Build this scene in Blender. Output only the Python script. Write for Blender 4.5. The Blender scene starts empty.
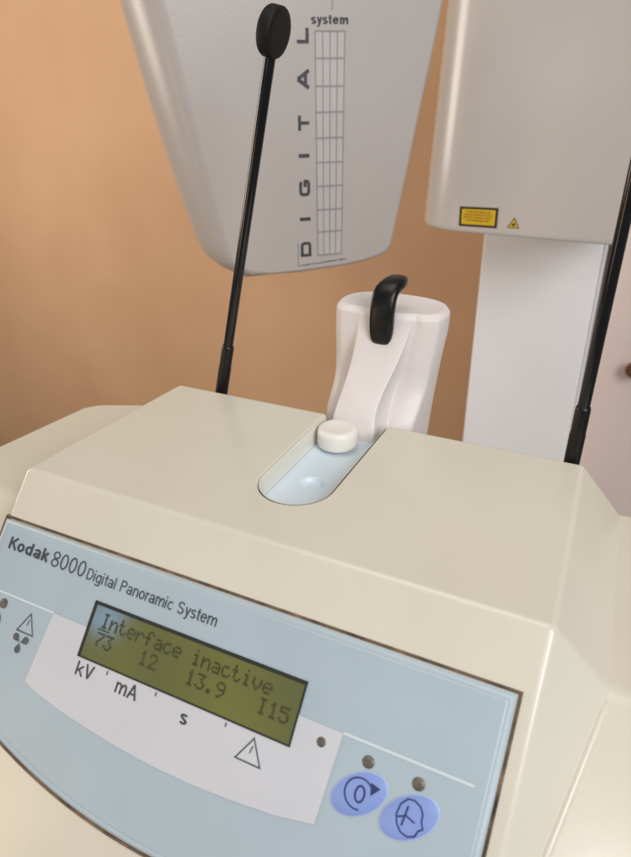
import bpy, bmesh, math, random
from mathutils import Vector, Matrix
random.seed(7)
S = 0.1                                   # the plan below is in decimetres, the scene in metres
scene = bpy.context.scene
col = scene.collection

# ------------------------------------------------------------------ materials
def mat(name, base, rough=0.4, noise=0.0, nscale=40.0, bump=0.0, bscale=400.0, base2=None,
        spec=0.5, metal=0.0, coat=0.0, sss=0.0, rvar=0.0):
    m = bpy.data.materials.new(name); m.use_nodes = True
    nt = m.node_tree; b = nt.nodes['Principled BSDF']
    b.inputs['Base Color'].default_value = (*base, 1)
    b.inputs['Roughness'].default_value = rough
    b.inputs['Specular IOR Level'].default_value = spec
    b.inputs['Metallic'].default_value = metal
    b.inputs['Coat Weight'].default_value = coat
    b.inputs['Coat Roughness'].default_value = 0.15
    if sss:
        b.inputs['Subsurface Weight'].default_value = sss
        b.inputs['Subsurface Radius'].default_value = (0.006, 0.004, 0.003)
    tc = nt.nodes.new('ShaderNodeTexCoord')
    if noise or base2 or rvar:
        n = nt.nodes.new('ShaderNodeTexNoise'); n.inputs['Scale'].default_value = nscale
        n.inputs['Detail'].default_value = 2.5; n.inputs['Roughness'].default_value = 0.5
        nt.links.new(tc.outputs['Object'], n.inputs['Vector'])
    if noise or base2:
        r = nt.nodes.new('ShaderNodeValToRGB')
        lo = base2 if base2 else tuple(c * (1 - noise) for c in base)
        r.color_ramp.elements[0].position = 0.3; r.color_ramp.elements[1].position = 0.7
        r.color_ramp.elements[0].color = (*lo, 1); r.color_ramp.elements[1].color = (*base, 1)
        nt.links.new(n.outputs['Fac'], r.inputs['Fac'])
        nt.links.new(r.outputs['Color'], b.inputs['Base Color'])
    if rvar:
        mr = nt.nodes.new('ShaderNodeMapRange')
        mr.inputs['To Min'].default_value = max(0.02, rough - rvar); mr.inputs['To Max'].default_value = rough + rvar
        nt.links.new(n.outputs['Fac'], mr.inputs['Value']); nt.links.new(mr.outputs['Result'], b.inputs['Roughness'])
    if bump:
        n2 = nt.nodes.new('ShaderNodeTexNoise'); n2.inputs['Scale'].default_value = bscale
        n2.inputs['Detail'].default_value = 3
        nt.links.new(tc.outputs['Object'], n2.inputs['Vector'])
        bp = nt.nodes.new('ShaderNodeBump'); bp.inputs['Strength'].default_value = bump
        bp.inputs['Distance'].default_value = 0.0006
        nt.links.new(n2.outputs['Fac'], bp.inputs['Height']); nt.links.new(bp.outputs['Normal'], b.inputs['Normal'])
    return m

M = dict(
    cream=mat('cream_plastic', (.69, .645, .535), .24, noise=.05, nscale=18, bump=.03, bscale=160, rvar=.05),
    cream2=mat('cream_plastic_base', (.69, .64, .525), .22, noise=.06, nscale=14, bump=.05, bscale=160, rvar=.05),
    panel=mat('panel_blue_grey', (.415, .50, .55), .36, noise=.05, nscale=30, bump=.06, bscale=1500, rvar=.05),
    rim=mat('panel_rim', (.44, .515, .56), .5, noise=.05, nscale=30),
    gap_shade=mat('gap_shade_brown', (.22, .14, .085), .5, base2=(.035, .026, .02), nscale=120),
    white=mat('surround_white', (.60, .605, .64), .4, noise=.04, nscale=30, bump=.05, bscale=1500),
    line=mat('print_pale', (.62, .68, .70), .4),
    ink=mat('print_ink', (.065, .066, .08), .5, noise=.3, nscale=300),
    ink2=mat('print_ink_soft', (.11, .115, .13), .5, noise=.3, nscale=300),
    lcd=mat('lcd_green', (.175, .175, .050), .10, base2=(.105, .120, .055), nscale=16, spec=.5),
    lcdframeshade=mat('lcd_frame_shade', (.03, .032, .026), .4, noise=.3, nscale=200),
    lcdtext=mat('lcd_segments', (.080, .074, .030), .3, noise=.3, nscale=200),
    key=mat('key_blue', (.25, .345, .70), .38, noise=.08, nscale=60, bump=.05, bscale=1500),
    keyedge=mat('key_edge', (.40, .50, .75), .35, noise=.05),
    keyink=mat('key_ink', (.03, .04, .16), .5, noise=.2, nscale=200),
    led=mat('led_dark', (.17, .15, .12), .3, base2=(.09, .08, .06), nscale=400),
    slot=mat('slot_insert_bluewhite', (.68, .77, .84), .35, noise=.05, nscale=40, sss=.1),
    chin=mat('chin_white_plastic', (.77, .715, .695), .48, noise=.05, nscale=40, bump=.06, bscale=300, sss=.4, rvar=.06),
    liner=mat('slot_liner', (.74, .72, .63), .35, noise=.05, nscale=40),
    knob=mat('knob_ivory', (.84, .80, .74), .42, noise=.06, nscale=60, bump=.1, bscale=600, sss=.2),
    black=mat('black_rubber', (.007, .006, .006), .33, spec=.35, noise=.3, nscale=150, bump=.15, bscale=900),
    rod=mat('black_rod', (.005, .005, .007), .16, spec=.5, noise=.3, nscale=120, rvar=.05),
    pad=mat('black_pad', (.010, .009, .008), .6, spec=.25, noise=.3, nscale=150, bump=.2, bscale=900),
    head=mat('grey_white_paint', (.52, .47, .44), .36, noise=.05, nscale=9, bump=.12, bscale=500, rvar=.05),
    tube=mat('tube_white_paint', (.56, .51, .47), .24, noise=.05, nscale=8, bump=.02, bscale=200, rvar=.05),
    gridcell=mat('grid_cell', (.55, .51, .49), .45, noise=.04),
    gridline=mat('grid_line', (.33, .30, .31), .45, noise=.1),
    column=mat('column_white', (.90, .89, .91), .4, noise=.05, nscale=8, bump=.1, bscale=500),
    edge=mat('column_edge', (.82, .82, .84), .3, noise=.04),
    brown_strip=mat('strip_brown', (.11, .075, .055), .45, noise=.3, nscale=60),
    yellow=mat('label_yellow', (.72, .46, .015), .45, noise=.1, nscale=200),
    labelblack=mat('label_black', (.03, .018, .012), .45, noise=.2, nscale=200),
    labelprint=mat('label_print', (.42, .20, .015), .5, noise=.3, nscale=400),
    wall=mat('wall_orange', (.56, .345, .20), .75, base2=(.51, .30, .165), nscale=5, bump=.5, bscale=130),
    pink=mat('panel_pink', (.93, .78, .72), .6, base2=(.90, .75, .69), nscale=4, bump=.15, bscale=220),
    brownknob=mat('knob_brown', (.20, .09, .03), .35, noise=.3, nscale=60),
)

# ------------------------------------------------------------------ building helpers
def thing(name, label, cat, loc=(0, 0, 0), group=None):
    o = bpy.data.objects.new(name, None); col.objects.link(o)
    o.empty_display_size = 0.02
    o.location = Vector(loc) * S
    o['label'] = label; o['category'] = cat
    if group: o['group'] = group
    return o

def world_of(o):
    v = Vector((0, 0, 0))
    while o is not None:
        v += o.location; o = o.parent
    return v

def build(name, verts, faces, m, parent=None, smooth=False, bevel=0, seg=3, subsurf=0, local=False, angle=35, mats=None, midx=None):
    """One mesh object. verts are in dm, in scene coordinates unless local."""
    off = Vector((0, 0, 0)) if (local or parent is None) else world_of(parent)
    me = bpy.data.meshes.new(name)
    me.from_pydata([Vector(v) * S - off for v in verts], [], faces)
    bm = bmesh.new(); bm.from_mesh(me)
    bmesh.ops.recalc_face_normals(bm, faces=bm.faces); bm.to_mesh(me); bm.free()
    if mats:
        for q in mats: me.materials.append(q)
        if midx:
            for i, p in enumerate(me.polygons): p.material_index = midx[i]
    else:
        me.materials.append(m)
    o = bpy.data.objects.new(name, me); col.objects.link(o); o.parent = parent
    if bevel:
        bv = o.modifiers.new('bevel', 'BEVEL'); bv.width = bevel * S; bv.segments = seg
        bv.limit_method = 'ANGLE'; bv.angle_limit = math.radians(angle); bv.harden_normals = False
    if subsurf:
        sb = o.modifiers.new('sub', 'SUBSURF'); sb.levels = subsurf; sb.render_levels = subsurf
    if smooth or bevel or subsurf:
        for p in me.polygons: p.use_smooth = True
        if bevel and not subsurf:
            wn = o.modifiers.new('wn', 'WEIGHTED_NORMAL'); wn.keep_sharp = True; wn.weight = 80
    return o

def flat(name, mesh_parts, place, o_, m, parent):
    """Flat print: list of (verts2d, faces) put on a surface by place(a, b, offset)."""
    V = []; F = []
    for k_, (vs, fs) in enumerate(mesh_parts):
        n = len(V); V += [place(a, b, o_+.0002*(k_ % 12)) for a, b in vs]; F += [tuple(i + n for i in f) for f in fs]
    return build(name, V, F, m, parent)

def poly(pts): return (pts, [tuple(range(len(pts)))])
def rect(x0, y0, x1, y1): return poly([(x0, y0), (x1, y0), (x1, y1), (x0, y1)])
def ellipse(cx, cy, a, b, ang=0, n=40):
    c, s = math.cos(ang), math.sin(ang)
    return poly([(cx + a*math.cos(t)*c - b*math.sin(t)*s, cy + a*math.cos(t)*s + b*math.sin(t)*c)
                 for t in [2*math.pi*i/n for i in range(n)]])
def stroke(pts, w, closed=False):
    P = [Vector(p) for p in pts]; n = len(P); A = []; B = []
    for i in range(n):
        if closed: d0 = (P[i]-P[i-1]); d1 = (P[(i+1) % n]-P[i])
        else:
            d0 = P[i]-P[max(i-1, 0)]; d1 = P[min(i+1, n-1)]-P[i]
            if d0.length < 1e-9: d0 = d1
            if d1.length < 1e-9: d1 = d0
        d0.normalize(); d1.normalize()
        t = d0+d1; t.normalize(); nn = Vector((-t.y, t.x)); k = 1/max(0.4, nn.dot(Vector((-d0.y, d0.x))))
        A.append(tuple(P[i]+nn*w/2*k)); B.append(tuple(P[i]-nn*w/2*k))
    V = A+B; F = []
    for i in range(n if closed else n-1):
        j = (i+1) % n; F.append((i, j, n+j, n+i))
    return (V, F)

def el(cx, cy, rx, ry, t0=0, t1=360, n=22, k=1.0):
    out = []
    for i in range(n+1):
        t = math.radians(t0+(t1-t0)*i/n); c, q = math.cos(t), math.sin(t)
        out.append((cx+rx*math.copysign(abs(c)**k, c), cy+ry*math.copysign(abs(q)**k, q)))
    return out
def glyph(ch, w):
    """Centre lines of one grotesque letter: baseline 0, cap height 1; returns (advance, strokes, filled dots)."""
    h = w/2; X = .73; r = X/2
    b = .21; bx = h+b                                        # bowl half-width
    bowl = el(bx, r, b, r-h)[:-1]
    if ch == 'K': return .66, [[(h, 0), (h, 1)], [(.60, 1), (h+.02, .40)], [(.25, .60), (.64, 0)]]
    if ch == 'k': return .52, [[(h, 0), (h, 1)], [(.46, X), (h+.02, .28)], [(.22, .43), (.50, 0)]]
    if ch == 'o': return 2*bx+.03, [bowl+[None]]
    if ch == 'd': return 2*bx+.05, [bowl+[None], [(2*bx-h, 0), (2*bx-h, 1)]]
    if ch == 'a': return 2*bx+.04, [el(bx, X-.23, .19, .23-h, 165, 0)+[(bx+.19, .10), (bx+.23, 0)], el(bx-.015, .215, .195, .215-h)[:-1]+[None]]
    if ch == 'g': return 2*bx+.05, [bowl+[None], [(2*bx-h, X), (2*bx-h, -.06)]+el(bx-h*.4, -.06, bx-.6*h, .22-h, 0, -150)]
    if ch == 'c': return 2*bx, [el(bx, r, b, r-h, 42, 318)]
    if ch == 'e': return 2*bx+.03, [[(h, r+.02)]+el(bx, r+.02, b, r-h-.02, 0, 0, 1)+el(bx, r, b, r-h, 4, 318)]
    if ch == 'n': return .52, [[(h, 0), (h, X)], [(h, .42)]+el(.25, .45, .25-h, X-.45-h, 170, 0)+[(.5-h, 0)]]
    if ch == 'm': return .80, [[(h, 0), (h, X)], [(h, .42)]+el(.215, .47, .215-h, X-.47-h, 170, 0)+[(.43-h, 0)], [(.43-h, .42)]+el(.585, .47, .19-h, X-.47-h, 170, 0)+[(.775-h, 0)]]
    if ch == 'r': return .30, [[(h, 0), (h, X)], [(h, .40)]+el(.27, .42, .27-h, X-.42-h, 165, 85)]
    if ch == 't': return .31, [[(.15, .95), (.15, .17)]+el(.27, .17, .12, .17-h, 180, 280), [(0, X-h), (.30, X-h)]]
    if ch == 'i': return .17, [[(h, 0), (h, X)], [(h, .87), (h, 1)]]
    if ch == 'l': return .17, [[(h, 0), (h, 1)]]
    if ch == 'y': return .48, [[(.02+h*.6, X), (.235, .05)], [(.45-h*.6, X), (.235, .05), (.19, -.14), (.13, -.22), (.03, -.22)]]
    if ch == 's': return .44, [el(.205, X-.195, .165, .195-h, 25, 250)+el(.205, .205, .175, .205-h, 75, -155)]
    if ch == 'S': return .62, [el(.28, .735, .225, .265-h, 18, 245)+el(.28, .27, .24, .27-h, 70, -160)]
    if ch == 'D': return .66, [[(h, h), (h, 1-h)]+el(.26, .5, .36-h, .5-h, 90, -90)+[None]]
    if ch == 'P': return .58, [[(h, 0), (h, 1-h)]+el(.30, .73, .27-h, .27-h, 90, -90)+[(h, .46+h)]]
    if ch == 'V': return .62, [[(.02+h*.6, 1), (.30, .04)], [(.58-h*.6, 1), (.30, .04)]]
    if ch == 'A': return .64, [[(.0+h*.6, 0), (.31, .97)], [(.62-h*.6, 0), (.31, .97)], [(.12, .33), (.50, .33)]]
    if ch == '8': return .56, [el(.26, .755, .205, .245-h)[:-1]+[None], el(.26, .265, .225, .265-h)[:-1]+[None]]
    if ch == '0': return .56, [el(.26, .5, .26-h, .5-h)[:-1]+[None]]
    return .28, []
def lettering(s, w, x0, x1, base, cap, bold_y=1.0):
    pieces = []; x = 0
    for ch in s:
        adv, st = glyph(ch, w)
        for p in st:
            cl = p[-1] is None
            q = [(a+x, b_) for a, b_ in (p[:-1] if cl else p)]
            pieces.append(stroke(q, w, cl))
        x += adv + .075
    lo = min(v[0] for p in pieces for v in p[0]); hi = max(v[0] for p in pieces for v in p[0])
    return [([(x0+(a-lo)/(hi-lo)*(x1-x0), base+(cap-base)*b_) for a, b_ in vs], fs) for vs, fs in pieces]
def wide_letter(ch, h0, h1, z0, z1):
    """Square extended capital turned a quarter: its length runs along z0..z1, its cap from h1 (base) to h0."""
    w = .26; h = w/2; L = 1.35
    g = {'D': [[(h, h), (h, 1-h)]+el(L-.42, .5, .42-h, .5-h, 90, -90, k=.55)+[None]],
         'I': [[(h, 0), (h, 1)]],
         'G': [el(L/2, .5, L/2-h, .5-h, 35, 352, 40, k=.5)+[(L-h, .46), (L*.56, .46)]],
         'T': [[(0, 1-h), (L*.92, 1-h)], [(L*.46, 1-h), (L*.46, 0)]],
         'A': [[(h*.5, 0), (L*.48, .97)], [(L*.96-h*.5, 0), (L*.48, .97)], [(.30, .30), (L-.36, .30)]],
         'L': [[(h, 1), (h, h), (L*.85, h)]]}[ch]
    pieces = [stroke(p[:-1], w, True) if p[-1] is None else stroke(p, w) for p in g]
    lo = min(v[0] for p in pieces for v in p[0]); hi = max(v[0] for p in pieces for v in p[0])
    return [([(h1-(h1-h0)*b_, z0+(a-lo)/(hi-lo)*(z1-z0)) for a, b_ in vs], fs) for vs, fs in pieces]

def lathe(prof, n=48):
    V = []; F = []
    for r, z in prof:
        for i in range(n):
            t = 2*math.pi*i/n; V.append((r*math.cos(t), r*math.sin(t), z))
    for k in range(len(prof)-1):
        for i in range(n):
            j = (i+1) % n; F.append((k*n+i, k*n+j, (k+1)*n+j, (k+1)*n+i))
    F.append(tuple(range(n))); F.append(tuple(range((len(prof)-1)*n, len(prof)*n)))
    return V, F
def shift(V, c): return [(v[0]+c[0], v[1]+c[1], v[2]+c[2]) for v in V]
def box(x0, y0, z0, x1, y1, z1):
    V = [(x, y, z) for z in (z0, z1) for y in (y0, y1) for x in (x0, x1)]
    return V, [(0, 1, 3, 2), (4, 5, 7, 6), (0, 1, 5, 4), (2, 3, 7, 6), (0, 2, 6, 4), (1, 3, 7, 5)]
def prism(pts, z0, z1):
    n = len(pts)
    V = [(x, y, z0) for x, y in pts] + [(x, y, z1) for x, y in pts]
    F = [tuple(range(n)), tuple(range(n, 2*n))] + [(i, (i+1) % n, n+(i+1) % n, n+i) for i in range(n)]
    return V, F
def loft(rings, cap0=True, cap1=True):
    n = len(rings[0]); V = [p for r in rings for p in r]; F = []
    for k in range(len(rings)-1):
        for i in range(n):
            j = (i+1) % n; F.append((k*n+i, k*n+j, (k+1)*n+j, (k+1)*n+i))
    if cap0: F.append(tuple(range(n)))
    if cap1: F.append(tuple(range((len(rings)-1)*n, len(rings)*n)))
    return V, F
def cut(o, cutters):
    """Boolean difference, baked into o's mesh; the cutters are removed again."""
    mods = []
    keep = [(m_.type, m_) for m_ in o.modifiers]
    for m_ in o.modifiers: m_.show_viewport = False
    for c in cutters:
        b = o.modifiers.new('cut', 'BOOLEAN'); b.operation = 'DIFFERENCE'; b.object = c; b.solver = 'EXACT'; mods.append(b)
    dg = bpy.context.evaluated_depsgraph_get(); dg.update()
    me = bpy.data.meshes.new_from_object(o.evaluated_get(dg))
    old = o.data; name = old.name
    for b in mods: o.modifiers.remove(b)
    o.data = me; bpy.data.meshes.remove(old); me.name = name
    for m_ in o.modifiers: m_.show_viewport = True
    for c in cutters:
        cm = c.data; bpy.data.objects.remove(c); bpy.data.meshes.remove(cm)
    for p in o.data.polygons: p.use_smooth = True

# ------------------------------------------------------------------ console
TH = math.radians(48.96)
NF = Vector((0, -math.sin(TH), math.cos(TH)))
def FP(u, v, o=0.0):                      # the sloped front: u to the right, v down the slope, o out of it
    return Vector((u, -v*math.cos(TH), -v*math.sin(TH))) + NF*o

console = thing('panoramic_console', 'cream console with sloped blue-grey control panel, green display and slotted flat top', 'x-ray console', (1.175, 0.5, -1.35))

Zw = -.28
A = (.045, 1.09, 0); B = (-.035, 0, 0); Cc = (2.352, 0, 0); D = (2.303, 1.14, 0)
E_ = (2.569, .082, Zw); F_ = (2.513, 1.22, Zw); G_ = (2.371, -.83, -1.0); C2 = (2.352, -1.175, -1.35)
E0 = (-.235, .082, Zw); F0 = (-.175, 1.20, Zw); G0 = (-.05, -.83, -1.0); B2 = (-.035, -1.175, -1.35)
F2 = (2.513, 1.22, -1.35); F02 = (-.175, 1.20, -1.35)
V = [A, B, Cc, D, E_, F_, G_, C2, E0, F0, G0, B2, F2, F02]
Fc = [(0, 1, 2, 3), (2, 4, 5, 3), (2, 7, 6, 4), (1, 8, 10, 11), (1, 0, 9, 8), (1, 11, 7, 2),
      (4, 6, 7, 12, 5), (8, 9, 13, 11, 10), (0, 3, 5, 12, 13, 9), (7, 11, 13, 12)]
housing = build('housing', V, Fc, M['cream'], console, bevel=.026, seg=4, angle=15)
SL, SR, SY = .99, 1.338, .43; SRAD = (SR-SL)/2; SCX = (SL+SR)/2
slotpts = [(SL, 2.0)] + [(SCX + SRAD*math.cos(t), SY + SRAD*math.sin(t)) for t in [math.pi + math.pi*i/20 for i in range(21)]] + [(SR, 2.0)]
cv, cf = prism(slotpts, -.14, .5)
cut(housing, [build('cutter', cv, cf, M['cream'])])

# wide base plate that the console block stands out of
bp = [(-.86, .08), (-.73, 1.04), (-.66, 1.13), (-.41, 1.245), (-.3, 1.27), (2.65, 1.27), (2.76, 1.245), (3.0, 1.13), (3.08, 1.04), (3.21, .08)]
n = len(bp)
top = [(x, y, Zw) for x, y in bp]
low = []
for x, y in bp: low.append((x, (-1.2 if y < .1 else y), -1.35))
V, Fc = loft([low, top])
build('base_plate', V, Fc, M['cream2'], console, bevel=.05, seg=4, angle=15)

pts = [Vector(E_)+Vector((0, .02, -.01)), Vector(E_)+Vector((-.012, -.055, -.045)), Vector((2.473, -.36, -.632)), Vector((2.40, -.70, -.90))]
rings = []
for i, p in enumerate(pts):
    t = (pts[min(i+1, len(pts)-1)]-pts[max(i-1, 0)]).normalized()
    a_ = t.cross(Vector((0, 0, 1))).normalized(); b_ = t.cross(a_)
    rr = .004 if i == 0 else .015
    rings.append([p+(a_*math.cos(q)+b_*math.sin(q))*rr for q in [2*math.pi*k/16 for k in range(16)]])
V, Fc = loft(rings)
build('seam_bead', V, Fc, M['cream'], console, smooth=True)  # rounded bead added along the seam to catch a highlight

# insert in the slot, with its round dimple
ins = [(SL+.004, 1.1)] + [(SCX + (SRAD-.004)*math.cos(t), SY + (SRAD-.004)*math.sin(t)) for t in [math.pi + math.pi*i/20 for i in range(21)]] + [(SR-.004, 1.1)]
V, Fc = prism(ins, -.138, -.108)
insert = build('slot_insert', V, Fc, M['slot'], console)
dv, df = lathe([(.030, -.1335), (.046, -.128), (.056, -.114), (.072, -.100)], 28)
cut(insert, [build('cutter', shift(dv, (1.155, .60, 0)), df, M['slot'])])

for p in insert.data.polygons: p.use_smooth = False
def slotline(d):
    r = SRAD-d
    return [(SL+d, 1.085)] + [(SCX + r*math.cos(t), SY + r*math.sin(t)) for t in [math.pi + math.pi*i/32 for i in range(33)]] + [(SR-d, 1.115)]
def open_loft(rows):
    n = len(rows[0]); V = [p for r in rows for p in r]; F = []
    for k in range(len(rows)-1):
        for i in range(n-1): F.append((k*n+i, k*n+i+1, (k+1)*n+i+1, (k+1)*n+i))
    return V, F
rows = [[(x, y, z) for x, y in slotline(d)] for d, z in ((.002, -.006), (.005, -.007), (.007, -.012), (.009, -.06), (.011, -.106))]
V, Fc = open_loft(rows)
build('slot_liner', V, Fc, M['liner'], console, smooth=True)

# control panel: dark gap ring, slab, pale rim
PC, PH, VT, VS, RA = 1.126, 1.166, .240, .965, 2.73
def outline(d):
    L, R_ = PC-PH+d, PC+PH-d
    pts = [(L, VT+d), (R_, VT+d)]
    r = RA-d; cv_ = 1.225-RA
    t1 = math.asin((PH-d)/r)
    for i in range(33):
        t = t1 - 2*t1*i/32
        pts.append((PC + r*math.sin(t), cv_ + r*math.cos(t)))
    return pts
def slab(d0, h0, d1, h1, bottom=-.01):
    r0 = outline(d0); r1 = outline(d1)
    return loft([[FP(u, v, bottom) for u, v in r0], [FP(u, v, h0) for u, v in r0], [FP(u, v, h1) for u, v in r1]])
V, Fc = slab(.022, .012, .034, .017)
panel = build('control_panel', V, Fc, M['panel'], console)
r0, r1, r2, r3 = outline(.002), outline(.008), outline(.024), outline(.033)
V, Fc = loft([[FP(u, v, -.01) for u, v in r0], [FP(u, v, .013) for u, v in r1], [FP(u, v, .0195) for u, v in r2], [FP(u, v, .010) for u, v in r3]], False, False)
build('panel_rim', V, Fc, M['rim'], panel, smooth=True)
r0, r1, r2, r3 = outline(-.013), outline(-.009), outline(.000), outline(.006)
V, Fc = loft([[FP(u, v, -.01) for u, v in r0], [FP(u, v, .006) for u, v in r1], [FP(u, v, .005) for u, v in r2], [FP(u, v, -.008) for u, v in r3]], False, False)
build('gap_shade', V, Fc, M['gap_shade'], panel)  # dark brown ring stands in for the gap's shade and its orange reflection
P0 = .017                                  # panel surface height
# white surround of the display
arc = [(.379, .851), (.45, .871), (.579, .893), (.75, .912), (.90, .924), (1.07, .931), (1.25, .929), (1.42, .918), (1.60, .900), (1.744, .871)]
flat('display_surround', [poly([(.403, .552), (1.76, .559)] + arc[::-1])], FP, P0+.003, M['white'], panel)
flat('print_line', [stroke([(-.01, .550), (.403, .552)], .010)], FP, P0+.002, M['line'], panel)
flat('print_line', [stroke([(1.76, .558), (2.222, .558)], .010)], FP, P0+.002, M['line'], panel)
# lettering
flat('maker_lettering', lettering('Kodak', .175, .040, .280, .366, .312), FP, P0+.003, M['ink'], panel)
flat('model_lettering', lettering('8000', .090, .298, .488, .374, .307), FP, P0+.003, M['ink'], panel)
flat('system_lettering', lettering('Digital Panoramic System', .105, .503, 1.160, .374, .327), FP, P0+.003, M['ink'], panel)
flat('unit_lettering', lettering('kV', .115, .607, .695, .742, .686), FP, P0+.005, M['ink'], panel)
flat('unit_lettering', lettering('mA', .120, .815, .922, .743, .686), FP, P0+.005, M['ink'], panel)
flat('unit_lettering', lettering('s', .155, 1.131, 1.165, .750, .697), FP, P0+.005, M['ink'], panel)
for x in (.757, 1.0, 1.322):
    flat('scale_tick', [stroke([(x, .680), (x, .696)], .006)], FP, P0+.005, M['ink2'], panel)
def warn(c, w, h): 
    return [stroke([(c[0], c[1]-h/2), (c[0]+w/2, c[1]+h/2), (c[0]-w/2, c[1]+h/2)], .0055, True),
            stroke([(c[0]+.004, c[1]-h*.2), (c[0]-.002, c[1]+h*.12)], .0045)]
flat('warning_icon', warn((1.446, .735), .104, .086), FP, P0+.005, M['ink2'], panel)
flat('warning_icon', warn((.292, .632), .092, .083), FP, P0+.003, M['ink2'], panel)
drops = []
for k in range(3):
    a = math.radians(90 + 120*k); cx, cy = .284 + .030*math.cos(a), .716 + .028*math.sin(a)
    ux, uy = math.cos(a), math.sin(a)
    pts = []
    for i in range(16):
        t = 2*math.pi*i/16; rr = .0165
        x = rr*math.cos(t)*1.15; y = rr*math.sin(t)
        if x < 0: y *= (1 + x/(rr*1.2)); x *= 1.45
        pts.append((cx + x*ux - y*uy, cy + x*uy + y*ux))
    drops.append(poly(pts))
flat('radiation_icon', drops, FP, P0+.003, M['ink2'], panel)
flat('round_icon', [stroke([(.105+.036*math.cos(t), .672+.036*math.sin(t)) for t in [2*math.pi*i/32 for i in range(32)]], .006, True), ellipse(.112, .672, .010, .008)], FP, P0+.003, M['ink2'], panel)

# indicator lights: small dark domes in the panel
def disc_on_panel(name, u, v, r, h, m, parent, base=P0):
    rings = []
    for rr, hh in ((r*1.12, -.006), (r*1.10, .003), (r*.96, .002), (r*.85, h*.8), (r*.5, h)):
        rings.append([FP(u+rr*math.cos(t), v+rr*math.sin(t), base+hh) for t in [2*math.pi*i/28 for i in range(28)]])
    V, Fc = loft(rings); return build(name, V, Fc, m, parent, smooth=True)
for (u, v) in ((.127, .594), (1.691, .614), (1.870, .615), (2.050, .618)):
    disc_on_panel('indicator_light', u, v, .0195, .005, M['led'], console)

# the two blue keys with their drawn symbols
def key(u, v):
    ang = math.radians(-37); rings = []
    c, s = math.cos(ang), math.sin(ang)
    def ring(k, h): return [FP(u + k*(.103*math.cos(t)*c - .063*math.sin(t)*s), v + k*(.103*math.cos(t)*s + .063*math.sin(t)*c), P0+h) for t in [2*math.pi*i/48 for i in range(48)]]
    V, Fc = loft([ring(1.0, -.004), ring(1.0, .003), ring(.97, .0045), ring(.5, .005)])
    o = build('key', V, Fc, M['key'], console, smooth=True)
    V, Fc = loft([ring(1.05, -.004), ring(1.05, .0025), ring(.995, .0035), ring(.99, -.004)], False, False)
    build('key_edge', V, Fc, M['keyedge'], o)
    return o
k1 = key(1.866, .722)
KO = .0065
def arcpts(cx, cy, a, b, t0, t1, n=28): return [(cx + a*math.cos(math.radians(t0+(t1-t0)*i/n)), cy + b*math.sin(math.radians(t0+(t1-t0)*i/n))) for i in range(n+1)]
flat('key_symbol', [stroke(arcpts(1.866, .720, .050, .050, 75, 322), .0055), poly([(1.898, .672), (1.934, .680), (1.906, .712)]),
                    stroke(arcpts(1.870, .720, .016, .026, 0, 350), .0065, True)], FP, P0+KO, M['keyink'], k1)
k2 = key(2.045, .726)
flat('key_symbol', [stroke([(2.030, .672), (2.052, .669), (2.075, .680), (2.087, .700), (2.088, .722), (2.098, .742), (2.085, .752), (2.078, .772), (2.055, .782), (2.030, .776), (2.012, .756), (2.004, .730), (2.010, .695)], .0052, True),
                    stroke([(2.036, .692), (2.028, .757)], .006), stroke([(2.010, .735), (2.040, .722)], .0055), stroke([(2.034, .722), (2.068, .734)], .0055)], FP, P0+KO, M['keyink'], k2)

# liquid crystal display
LU0, LU1, LV0, LV1 = .592, 1.585, .440, .672
V, Fc = [], []
def frame(u0, v0, u1, v1, w):
    a = [(u0, v0), (u1, v0), (u1, v1), (u0, v1)]; b = [(u0+w, v0+w), (u1-w*.5, v0+w), (u1-w*.5, v1-w*.5), (u0+w, v1-w*.5)]
    return a, b
fa, fb = frame(LU0, LV0, LU1, LV1, .013)
disp = flat('display', [poly(fb)], FP, P0+.0045, M['lcd'], console)
V, Fc = loft([[FP(u, v, P0-.004) for u, v in fa], [FP(u, v, P0+.007) for u, v in fa], [FP(u, v, P0+.007) for u, v in fb], [FP(u, v, P0+.0035) for u, v in fb]], False, False)
build('display_frame_shade', V, Fc, M['lcdframeshade'], disp)  # thin dark bezel, its colour also standing in for the recess shadow
GL = {'I': ['01110', '00100', '00100', '00100', '00100', '00100', '01110'],
      'n': ['00000', '00000', '10110', '11001', '10001', '10001', '10001'],
      't': ['01000', '01000', '11100', '01000', '01000', '01001', '00110'],
      'e': ['00000', '00000', '01110', '10001', '11111', '10000', '01110'],
      'r': ['00000', '00000', '10110', '11001', '10000', '10000', '10000'],
      'f': ['00110', '01001', '01000', '11100', '01000', '01000', '01000'],
      'a': ['00000', '00000', '01110', '00001', '01111', '10001', '01111'],
      'c': ['00000', '00000', '01110', '10000', '10000', '10001', '01110'],
      'i': ['00100', '00000', '01100', '00100', '00100', '00100', '01110'],
      'v': ['00000', '00000', '10001', '10001', '10001', '01010', '00100'],
      '7': ['11111', '00001', '00010', '00100', '01000', '01000', '01000'],
      '3': ['11111', '00010', '00100', '00010', '00001', '10001', '01110'],
      '1': ['00100', '01100', '00100', '00100', '00100', '00100', '01110'],
      '2': ['01110', '10001', '00001', '00010', '00100', '01000', '11111'],
      '9': ['01110', '10001', '10001', '01111', '00001', '00010', '01100'],
      '5': ['11111', '10000', '11110', '00001', '00001', '10001', '01110'],
      '.': ['00000', '00000', '00000', '00000', '00000', '01100', '01100']}
def lcd_row(s, c0, vtop, h):
    out = []; pu = .0078; pv = h/7
    for k, ch in enumerate(s):
        if ch not in GL: continue
        u0 = .652 + (c0+k)*.0453
        for r, row in enumerate(GL[ch]):
            for q, bit in enumerate(row):
                if bit == '1': out.append(rect(u0+q*pu, vtop+r*pv, u0+q*pu+pu*.97, vtop+r*pv+pv*.96))
    return out
dots = lcd_row('Interface inactive', 0, .475, .060)
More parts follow.
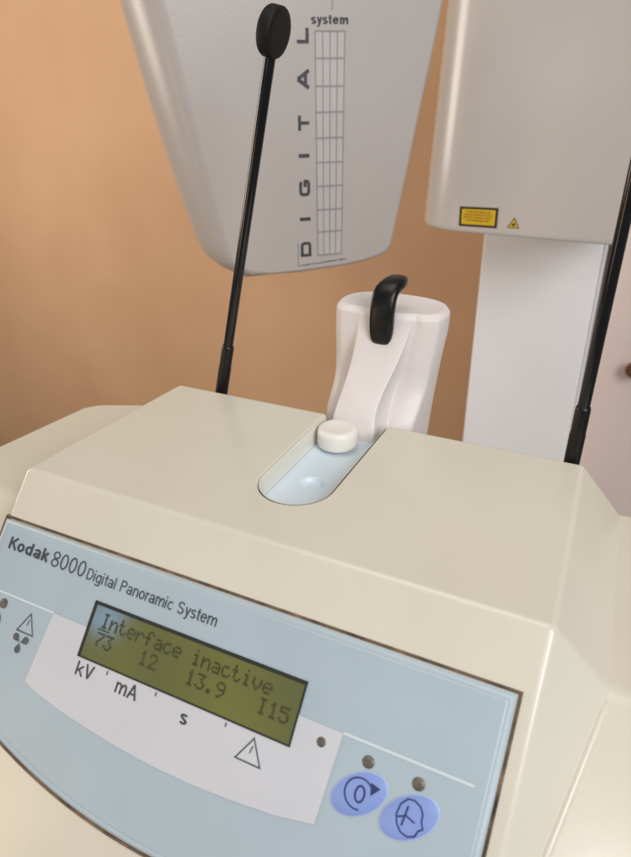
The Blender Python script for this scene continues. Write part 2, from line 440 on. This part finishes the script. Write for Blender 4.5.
dots += lcd_row('73', 0, .553, .058) + lcd_row('12', 5, .553, .058) + lcd_row('13.9', 10, .553, .058) + lcd_row('I15', 17, .549, .058)
dots.append(rect(.646, .5395, .704, .5455))
flat('display_text', dots, FP, P0+.0058, M['lcdtext'], disp)

# ------------------------------------------------------------------ chin rest
chin = thing('chin_rest', 'white plastic chin rest with black hook, standing at the back end of the console slot', 'chin rest', (1.18, 1.5, -.28))
def section(z, xl, xr, fl, fr, yf, yb=1.40, back=1.74, br=None):
    br = fr+.02 if br is None else br
    return [(fl, yf, z), (fl+.03, yf-.012, z), (fr-.03, yf-.012, z), (fr, yf, z), (fr+.002, yf+(yb-yf)*.55, z), (br, yb, z), (xr-.09, yb-.006, z), (xr-.02, yb+.04, z), (xr, 1.50, z),
            (xr, 1.60, z), (xr-.05, back-.05, z), (xr-.16, back, z), (xl+.16, back, z), (xl+.05, back-.05, z), (xl, 1.60, z),
            (xl, 1.50, z), (xl+.02, yb+.04, z), (xl+.07, yb, z), (fl-.02, yb-.01, z)]
secs = [section(-.47, .87, 1.41, 1.03, 1.20, 1.13, 1.32), section(-.40, .87, 1.413, 1.03, 1.20, 1.12, 1.32), section(-.20, .868, 1.428, 1.025, 1.27, 1.10, 1.28), section(-.08, .868, 1.438, 1.02, 1.275, 1.09, 1.22), section(.02, .872, 1.447, 1.025, 1.25, 1.14, 1.34),
        section(.12, .876, 1.459, 1.04, 1.262, 1.215, 1.395), section(.24, .872, 1.472, 1.05, 1.300, 1.295), section(.36, .869, 1.491, 1.055, 1.330, 1.352),
        section(.44, .870, 1.499, 1.06, 1.345, 1.378), section(.490, .874, 1.498, 1.065, 1.35, 1.385), section(.512, .892, 1.480, 1.085, 1.335, 1.405, yb=1.418, back=1.73)]
def inset(sec, k, z):
    cx = 1.187; cy = 1.56
    return [(cx+(x-cx)*k, cy+(y-cy)*k, z) for x, y, _ in sec]
secs += [inset(secs[-1], .95, .517), inset(secs[-1], .85, .512), inset(secs[-1], .4, .506)]
V, Fc = loft(secs)
body = build('body', V, Fc, M['chin'], chin, subsurf=3)
nsec = len(secs[0])
cr = body.data.attributes.new('crease_edge', 'FLOAT', 'EDGE')
for e in body.data.edges:
    i, j = e.vertices
    if abs(i-j) == nsec and (i % nsec) in (0, 3, 5, 7, 17, 18): cr.data[e.index].value = .6
    elif i//nsec == j//nsec and i//nsec in (9, 10): cr.data[e.index].value = .45
# black hook: rounded strip up the front and over the rim
prof = [(1.362, .345), (1.350, .375), (1.345, .44), (1.342, .52), (1.356, .59), (1.39, .637), (1.445, .655), (1.51, .655), (1.535, .650)]
wid = [.040, .060, .066, .066, .066, .066, .062, .052, .036]
rings = []
for i, (y, z) in enumerate(prof):
    a = prof[max(i-1, 0)]; b = prof[min(i+1, len(prof)-1)]
    t = Vector((0, b[0]-a[0], b[1]-a[1])).normalized(); nn = Vector((0, -t.z, t.y))
    th = .034 if 0 < i < len(prof)-1 else .022
    cx = 1.195 + .012*i/8 + (.02 if i > 5 else 0)
    rings.append([Vector((cx, y, z)) + Vector((1, 0, 0))*wid[i]*math.copysign(abs(math.cos(q))**.6, math.cos(q)) + nn*th*math.copysign(abs(math.sin(q))**.6, math.sin(q))
                  for q in [2*math.pi*k/20 for k in range(20)]])
V, Fc = loft(rings); build('hook', V, Fc, M['black'], chin, subsurf=1)
# round knob at the foot
V, Fc = lathe([(.086, -.106), (.101, -.098), (.105, -.08), (.105, -.03), (.101, -.012), (.090, -.002), (.078, .001), (.060, -.004), (.03, -.008), (.005, -.009)], 56)
build('knob', shift(V, (1.118, .975, .012)), Fc, M['knob'], chin, smooth=True)

# ------------------------------------------------------------------ head support rods
rod_root = thing('head_support_rod', 'thin black rod with round black pad, leaning in front of the grey lettered housing', 'support rod', (.205, 1.2, -.28), 'head support rods on the console')
LEN = 2.13
V, Fc = lathe([(.026, .50), (.0275, .52), (.0265, LEN-.1), (.025, LEN)], 24); build('rod', V, Fc, M['rod'], rod_root, smooth=True, local=True)
V, Fc = lathe([(.040, 0), (.040, .02), (.0365, .03), (.0365, .40), (.0345, .415), (.0345, .53), (.031, .545), (.026, .548)], 28); build('ferrule', V, Fc, M['black'], rod_root, smooth=True, local=True)
V, Fc = lathe([(.092, -.034), (.101, -.031), (.106, -.023), (.106, .023), (.103, .029), (.096, .033), (.07, .034), (.02, .034)], 56)
V = [(z, y, LEN-.004 - x) for x, y, z in V]
build('pad', V, Fc, M['pad'], rod_root, smooth=True, local=True)
rod_root.rotation_euler = (0, math.radians(13.17), 0)
r2_ = rod_root.copy(); col.objects.link(r2_)
for ch in list(rod_root.children):
    c = ch.copy(); col.objects.link(c); c.parent = r2_
r2_.location = Vector((2.242, 1.2, -.28))*S
r2_.rotation_euler = (0, math.radians(1.07), math.radians(0))
r2_['label'] = 'thin black rod standing upright at the right back corner, in front of the white column'

# ------------------------------------------------------------------ sensor head (left), yawed towards the camera
HX = Vector((.7157, .6984, 0)); HN = Vector((-.6984, .7157, 0)); HB = Vector((-.072, 2.909, 0))
def HP(h, z, t=0.0): return HB + HX*h + Vector((0, 0, z)) + HN*t
sensor = thing('sensor_head', 'tapered grey-white scanner housing lettered DIGITAL system, hanging behind the left rod', 'scanner head', (-.072, 3.2, .2))
outer_l = [(-1.36, 3.1), (-1.116, 2.06), (-1.066, 1.796), (-1.003, 1.485), (-.921, 1.115), (-.823, .714), (-.74, .44), (-.696, .33), (-.60, .245), (-.43, .170)]
inner_l = [(-1.10, 3.1), (-.878, 2.034), (-.82, 1.74), (-.762, 1.42), (-.693, 1.06), (-.615, .68), (-.560, .42), (-.535, .345), (-.48, .30), (-.40, .258)]
dl = [.5, .5, .5, .5, .5, .5, .48, .44, .38, .26]
outer_r = [(-.25, .200), (-.017, .206), (.363, .226), (.536, .247), (.667, .277), (.735, .310), (.770, .355), (.784, .421), (.892, .973), (.984, 1.46), (1.054, 1.818), (1.096, 2.066), (1.30, 3.1)]
inner_r = [(-.25, .235), (-.01, .238), (.36, .258), (.525, .279), (.645, .309), (.705, .335), (.738, .370), (.752, .425), (.859, .975), (.951, 1.464), (1.020, 1.82), (1.062, 2.068), (1.266, 3.1)]
outer = outer_l+outer_r; inner = inner_l+inner_r; dep = dl + [.12] + [.05]*(len(outer_r)-1)
rings = []
NS = 8
for k in range(NS+1):
    s = math.pi/2*k/NS
    rings.append([HP(i_[0]+(o_[0]-i_[0])*math.sin(s), i_[1]+(o_[1]-i_[1])*math.sin(s), d_*(1-math.cos(s))) for i_, o_, d_ in zip(inner, outer, dep)])
rings.append([HP(o_[0]*.985, o_[1]+.01, .62) for o_ in outer]); rings.append([HP(o_[0]*.93, o_[1]+.06, .95) for o_ in outer])
V, Fc = loft(rings)
shell = build('housing', V, Fc, M['head'], sensor, smooth=True)
for p in shell.data.polygons:
    if len(p.vertices) > 4: p.use_smooth = False
def HT(a, b, o): return HP(a, b, -o)
# DIGITAL, each letter turned a quarter and set one above the other
LT = [('D', -.008, .078, .334, .448), ('I', -.010, .074, .608, .634), ('G', -.013, .074, .790, .908), ('I', -.012, .070, 1.062, 1.088),
      ('T', -.012, .071, 1.246, 1.345), ('A', -.012, .073, 1.512, 1.642), ('L', -.010, .074, 1.796, 1.888)]
flat('name_lettering', [p for q in LT for p in wide_letter(*q)], HT, .003, M['ink'], sensor)
gz = [1.870, 1.706, 1.531, 1.363, 1.191, 1.023, .855, .683, .517, .338]
def gx(z, f): 
    k = (1.87-z)/1.53; a = .122+.010*k; b = .338-.010*k; return a+(b-a)*f
cells = []; lines = []
cells.append(poly([(gx(gz[0], 0), gz[0]), (gx(gz[0], 1), gz[0]), (gx(gz[-1], 1), gz[-1]), (gx(gz[-1], 0), gz[-1])]))
flat('chart_ground', cells, HT, .002, M['gridcell'], sensor)
for f in (0, .25, .5, .75, 1): lines.append(stroke([(gx(gz[0], f), gz[0]), (gx(gz[-1], f), gz[-1])], .0075))
chart = flat('chart_lines', lines, HT, .0036, M['gridline'], sensor)
flat('chart_rungs', [stroke([(gx(z, -.02), z), (gx(z, 1.02), z)], .010) for z in gz], HT, .0050, M['gridline'], sensor)
flat('system_lettering', lettering('system', .17, .092, .362, 1.912, 1.968), HT, .003, M['ink'], sensor)
flat('print_line', [stroke([(.245, 1.995), (.245, 2.30)], .006)], HT, .003, M['gridline'], sensor)
small = []; x = -.02
while x < .35:
    w = random.uniform(.006, .022); h = random.uniform(.006, .013); zz = .262 + .022*(x+.02)/.37
    small.append(rect(x, zz, x+w, zz+h)); x += w+random.uniform(.003, .009)
flat('small_print', small + [stroke([(-.03, .262), (-.03, .45)], .003)], HT, .003, M['ink2'], sensor)

# ------------------------------------------------------------------ tube head (right) and column
tube = thing('tube_head', 'big white housing with yellow warning stickers, hanging in front of the white column', 'tube head', (1.2, 5.4, .19))
plan = [(2.060, 5.0), (.60, 5.0)]
for i in range(1, 13):
    t = math.pi/2*i/12; plan.append((.60-.46*math.sin(t), 5.42-.42*math.cos(t)))
plan += [(.14, 6.1), (2.14, 6.1)]
rings = []
for z, k, lean in ((.185, .97, 0), (.190, .985, 0), (.205, .996, 0), (.235, 1.0, 0), (1.2, 1.0, .045), (3.4, 1.0, .15)):
    cx, cy = 1.1, 5.5
    rings.append([(cx+(x-cx)*k + (lean if x < .8 else lean*.8), cy+(y-cy)*k, z) for x, y in plan])
V, Fc = loft(rings)
build('housing', V, Fc, M['tube'], tube, bevel=.02, seg=3, angle=40)
def TP(a, b, o): return Vector((a, 5.0-o, b))
lb = flat('warning_label', [poly([(.607, .432), (.982, .442), (.985, .252), (.612, .246)])], TP, .004, M['labelblack'], tube)
flat('label_ground', [poly([(.630, .412), (.960, .420), (.962, .274), (.634, .268)])], TP, .007, M['yellow'], lb)
marks = []
for r_ in range(4):
    x = .655 + (.02 if r_ in (0, 3) else 0); zz = .385 - r_*.027
    while x < (.93 if r_ in (1, 2) else .90):
        w = random.uniform(.012, .035); marks.append(rect(x, zz, x+w, zz+.014)); x += w+.008
flat('label_print', marks, TP, .009, M['labelprint'], lb)
lt = flat('laser_label', [poly([(1.142, .368), (1.198, .268), (1.086, .266)])], TP, .004, M['labelblack'], tube)
flat('label_ground', [poly([(1.142, .352), (1.185, .276), (1.099, .274)])], TP, .007, M['yellow'], lt)
star = [(1.142+(.022 if i % 2 else .010)*math.cos(math.pi*i/8), .300+(.022 if i % 2 else .010)*math.sin(math.pi*i/8)) for i in range(16)]
flat('label_star', [poly(star)], TP, .009, M['labelblack'], lt)

column = thing('support_column', 'white flat upright column behind the chin rest, below the right housing', 'column', (1.22, 7.1, -12.0))
V, Fc = box(.517, 6.6, -12, 1.895, 7.6, 4.5); build('post', V, Fc, M['column'], column, bevel=.02, seg=3)
V, Fc = box(1.897, 6.58, -12, 1.93, 7.55, 4.4); build('edge_strip', V, Fc, M['edge'], column, bevel=.012, seg=2)
V, Fc = box(1.932, 6.75, -1.95, 2.03, 7.4, 4.4); build('brown_strip', V, Fc, M['brown_strip'], column, bevel=.01, seg=2)  # dark brown strip along the right side of the column

# ------------------------------------------------------------------ wall behind
V, Fc = box(-16, 9.4, -14, 9, 9.8, 9)
wall = build('wall', V, Fc, M['wall']); wall['kind'] = 'structure'
pp = thing('wall_panel', 'pale pink upright panel with small brown knob, right of the white column', 'panel', (3.2, 8.8, -13.0))
V, Fc = box(1.35, 8.6, -13, 5.6, 8.9, 4.5); build('board', V, Fc, M['pink'], pp, bevel=.03, seg=2)
V, Fc = lathe([(.05, .02), (.06, -.10), (.085, -.14), (.12, -.19), (.125, -.24), (.10, -.29), (.04, -.31)], 32)
build('knob', [(x+2.50, 8.6+z, y-2.27) for x, y, z in V], Fc, M['brownknob'], pp, smooth=True)

# ------------------------------------------------------------------ camera
cam_d = bpy.data.cameras.new('camera'); cam = bpy.data.objects.new('camera', cam_d); col.objects.link(cam)
Mr = [[0.8981881077676419, 0.4395442589841978, -0.007679027195526961], [0.1992111485836459, -0.42252578168998123, -0.8841871306941862], [-0.39188396413303483, 0.7926366180030202, -0.46706974902471643]]
rx, dn, fw = [Vector(r) for r in Mr]
mw = Matrix(((rx.x, -dn.x, -fw.x, 2.39496*S), (rx.y, -dn.y, -fw.y, -1.8660*S), (rx.z, -dn.z, -fw.z, 1.64763*S), (0, 0, 0, 1)))
cam.matrix_world = mw
cam_d.sensor_fit = 'VERTICAL'; cam_d.sensor_height = 24; cam_d.lens = 24*683.17/857
cam_d.dof.use_dof = True; cam_d.dof.focus_distance = .33; cam_d.dof.aperture_fstop = 10
cam_d.clip_start = .01; cam_d.clip_end = 100
scene.camera = cam

# ------------------------------------------------------------------ light
w = bpy.data.worlds.new('World'); scene.world = w; w.use_nodes = True
bg = w.node_tree.nodes['Background']; bg.inputs['Color'].default_value = (1.0, .93, .85, 1); bg.inputs['Strength'].default_value = .19
def area(name, loc, target, size, power, color, sy=None):
    l = bpy.data.lights.new(name, 'AREA'); l.energy = power; l.color = color; l.size = size*S
    if sy: l.shape = 'RECTANGLE'; l.size_y = sy*S
    o = bpy.data.objects.new(name, l); col.objects.link(o); o.location = Vector(loc)*S
    o.rotation_euler = (Vector(target)-Vector(loc)).to_track_quat('-Z', 'Y').to_euler(); return o
area('ceiling_lamp', (0, -.5, 13), (.5, 1, 0), 7, 4.5, (1, .94, .85))
area('room_lamp', (-10.5, .5, 2.0), (-5, 9.4, -1.5), 5, 8.5, (1, .88, .76))
area('window_light', (10, -6, 7), (1.5, 3, -.5), 5, 13, (.93, .96, 1.0), 7)
area('warm_bounce_fill', (-4, -6, -.5), (0, -.5, -1), 2.5, .8, (1, .66, .36))  # unseen fill, added for warm bounce light on the front
area('glare_lamp', (3.9, -9.2, 7.4), (2.66, -.5, -.74), 1.3, 1.2, (1, .98, .94))  # unseen lamp, added to put a glare on the base plate's front slope
area('square_glint_lamp', (-.6, -8.2, 1.6), (1.35, 5, 1.6), .9, .2, (.9, .95, 1.0))  # unseen lamp, added for a square reflection on the tube housing
# unseen small bluish lamp, added so its mirror image shows at the left end of the display
hit = FP(.665, .495, .02); eye = Vector((2.39496, -1.8660, 1.64763)); d_in = (hit-eye).normalized()
refl = d_in - 2*d_in.dot(NF)*NF
area('display_glint_lamp', hit+refl*7, hit, .42, .05, (.25, .5, 1.0))

scene.view_settings.view_transform = 'Standard'; scene.view_settings.look = 'None'; scene.view_settings.exposure = 0
scene.render.engine = 'CYCLES'
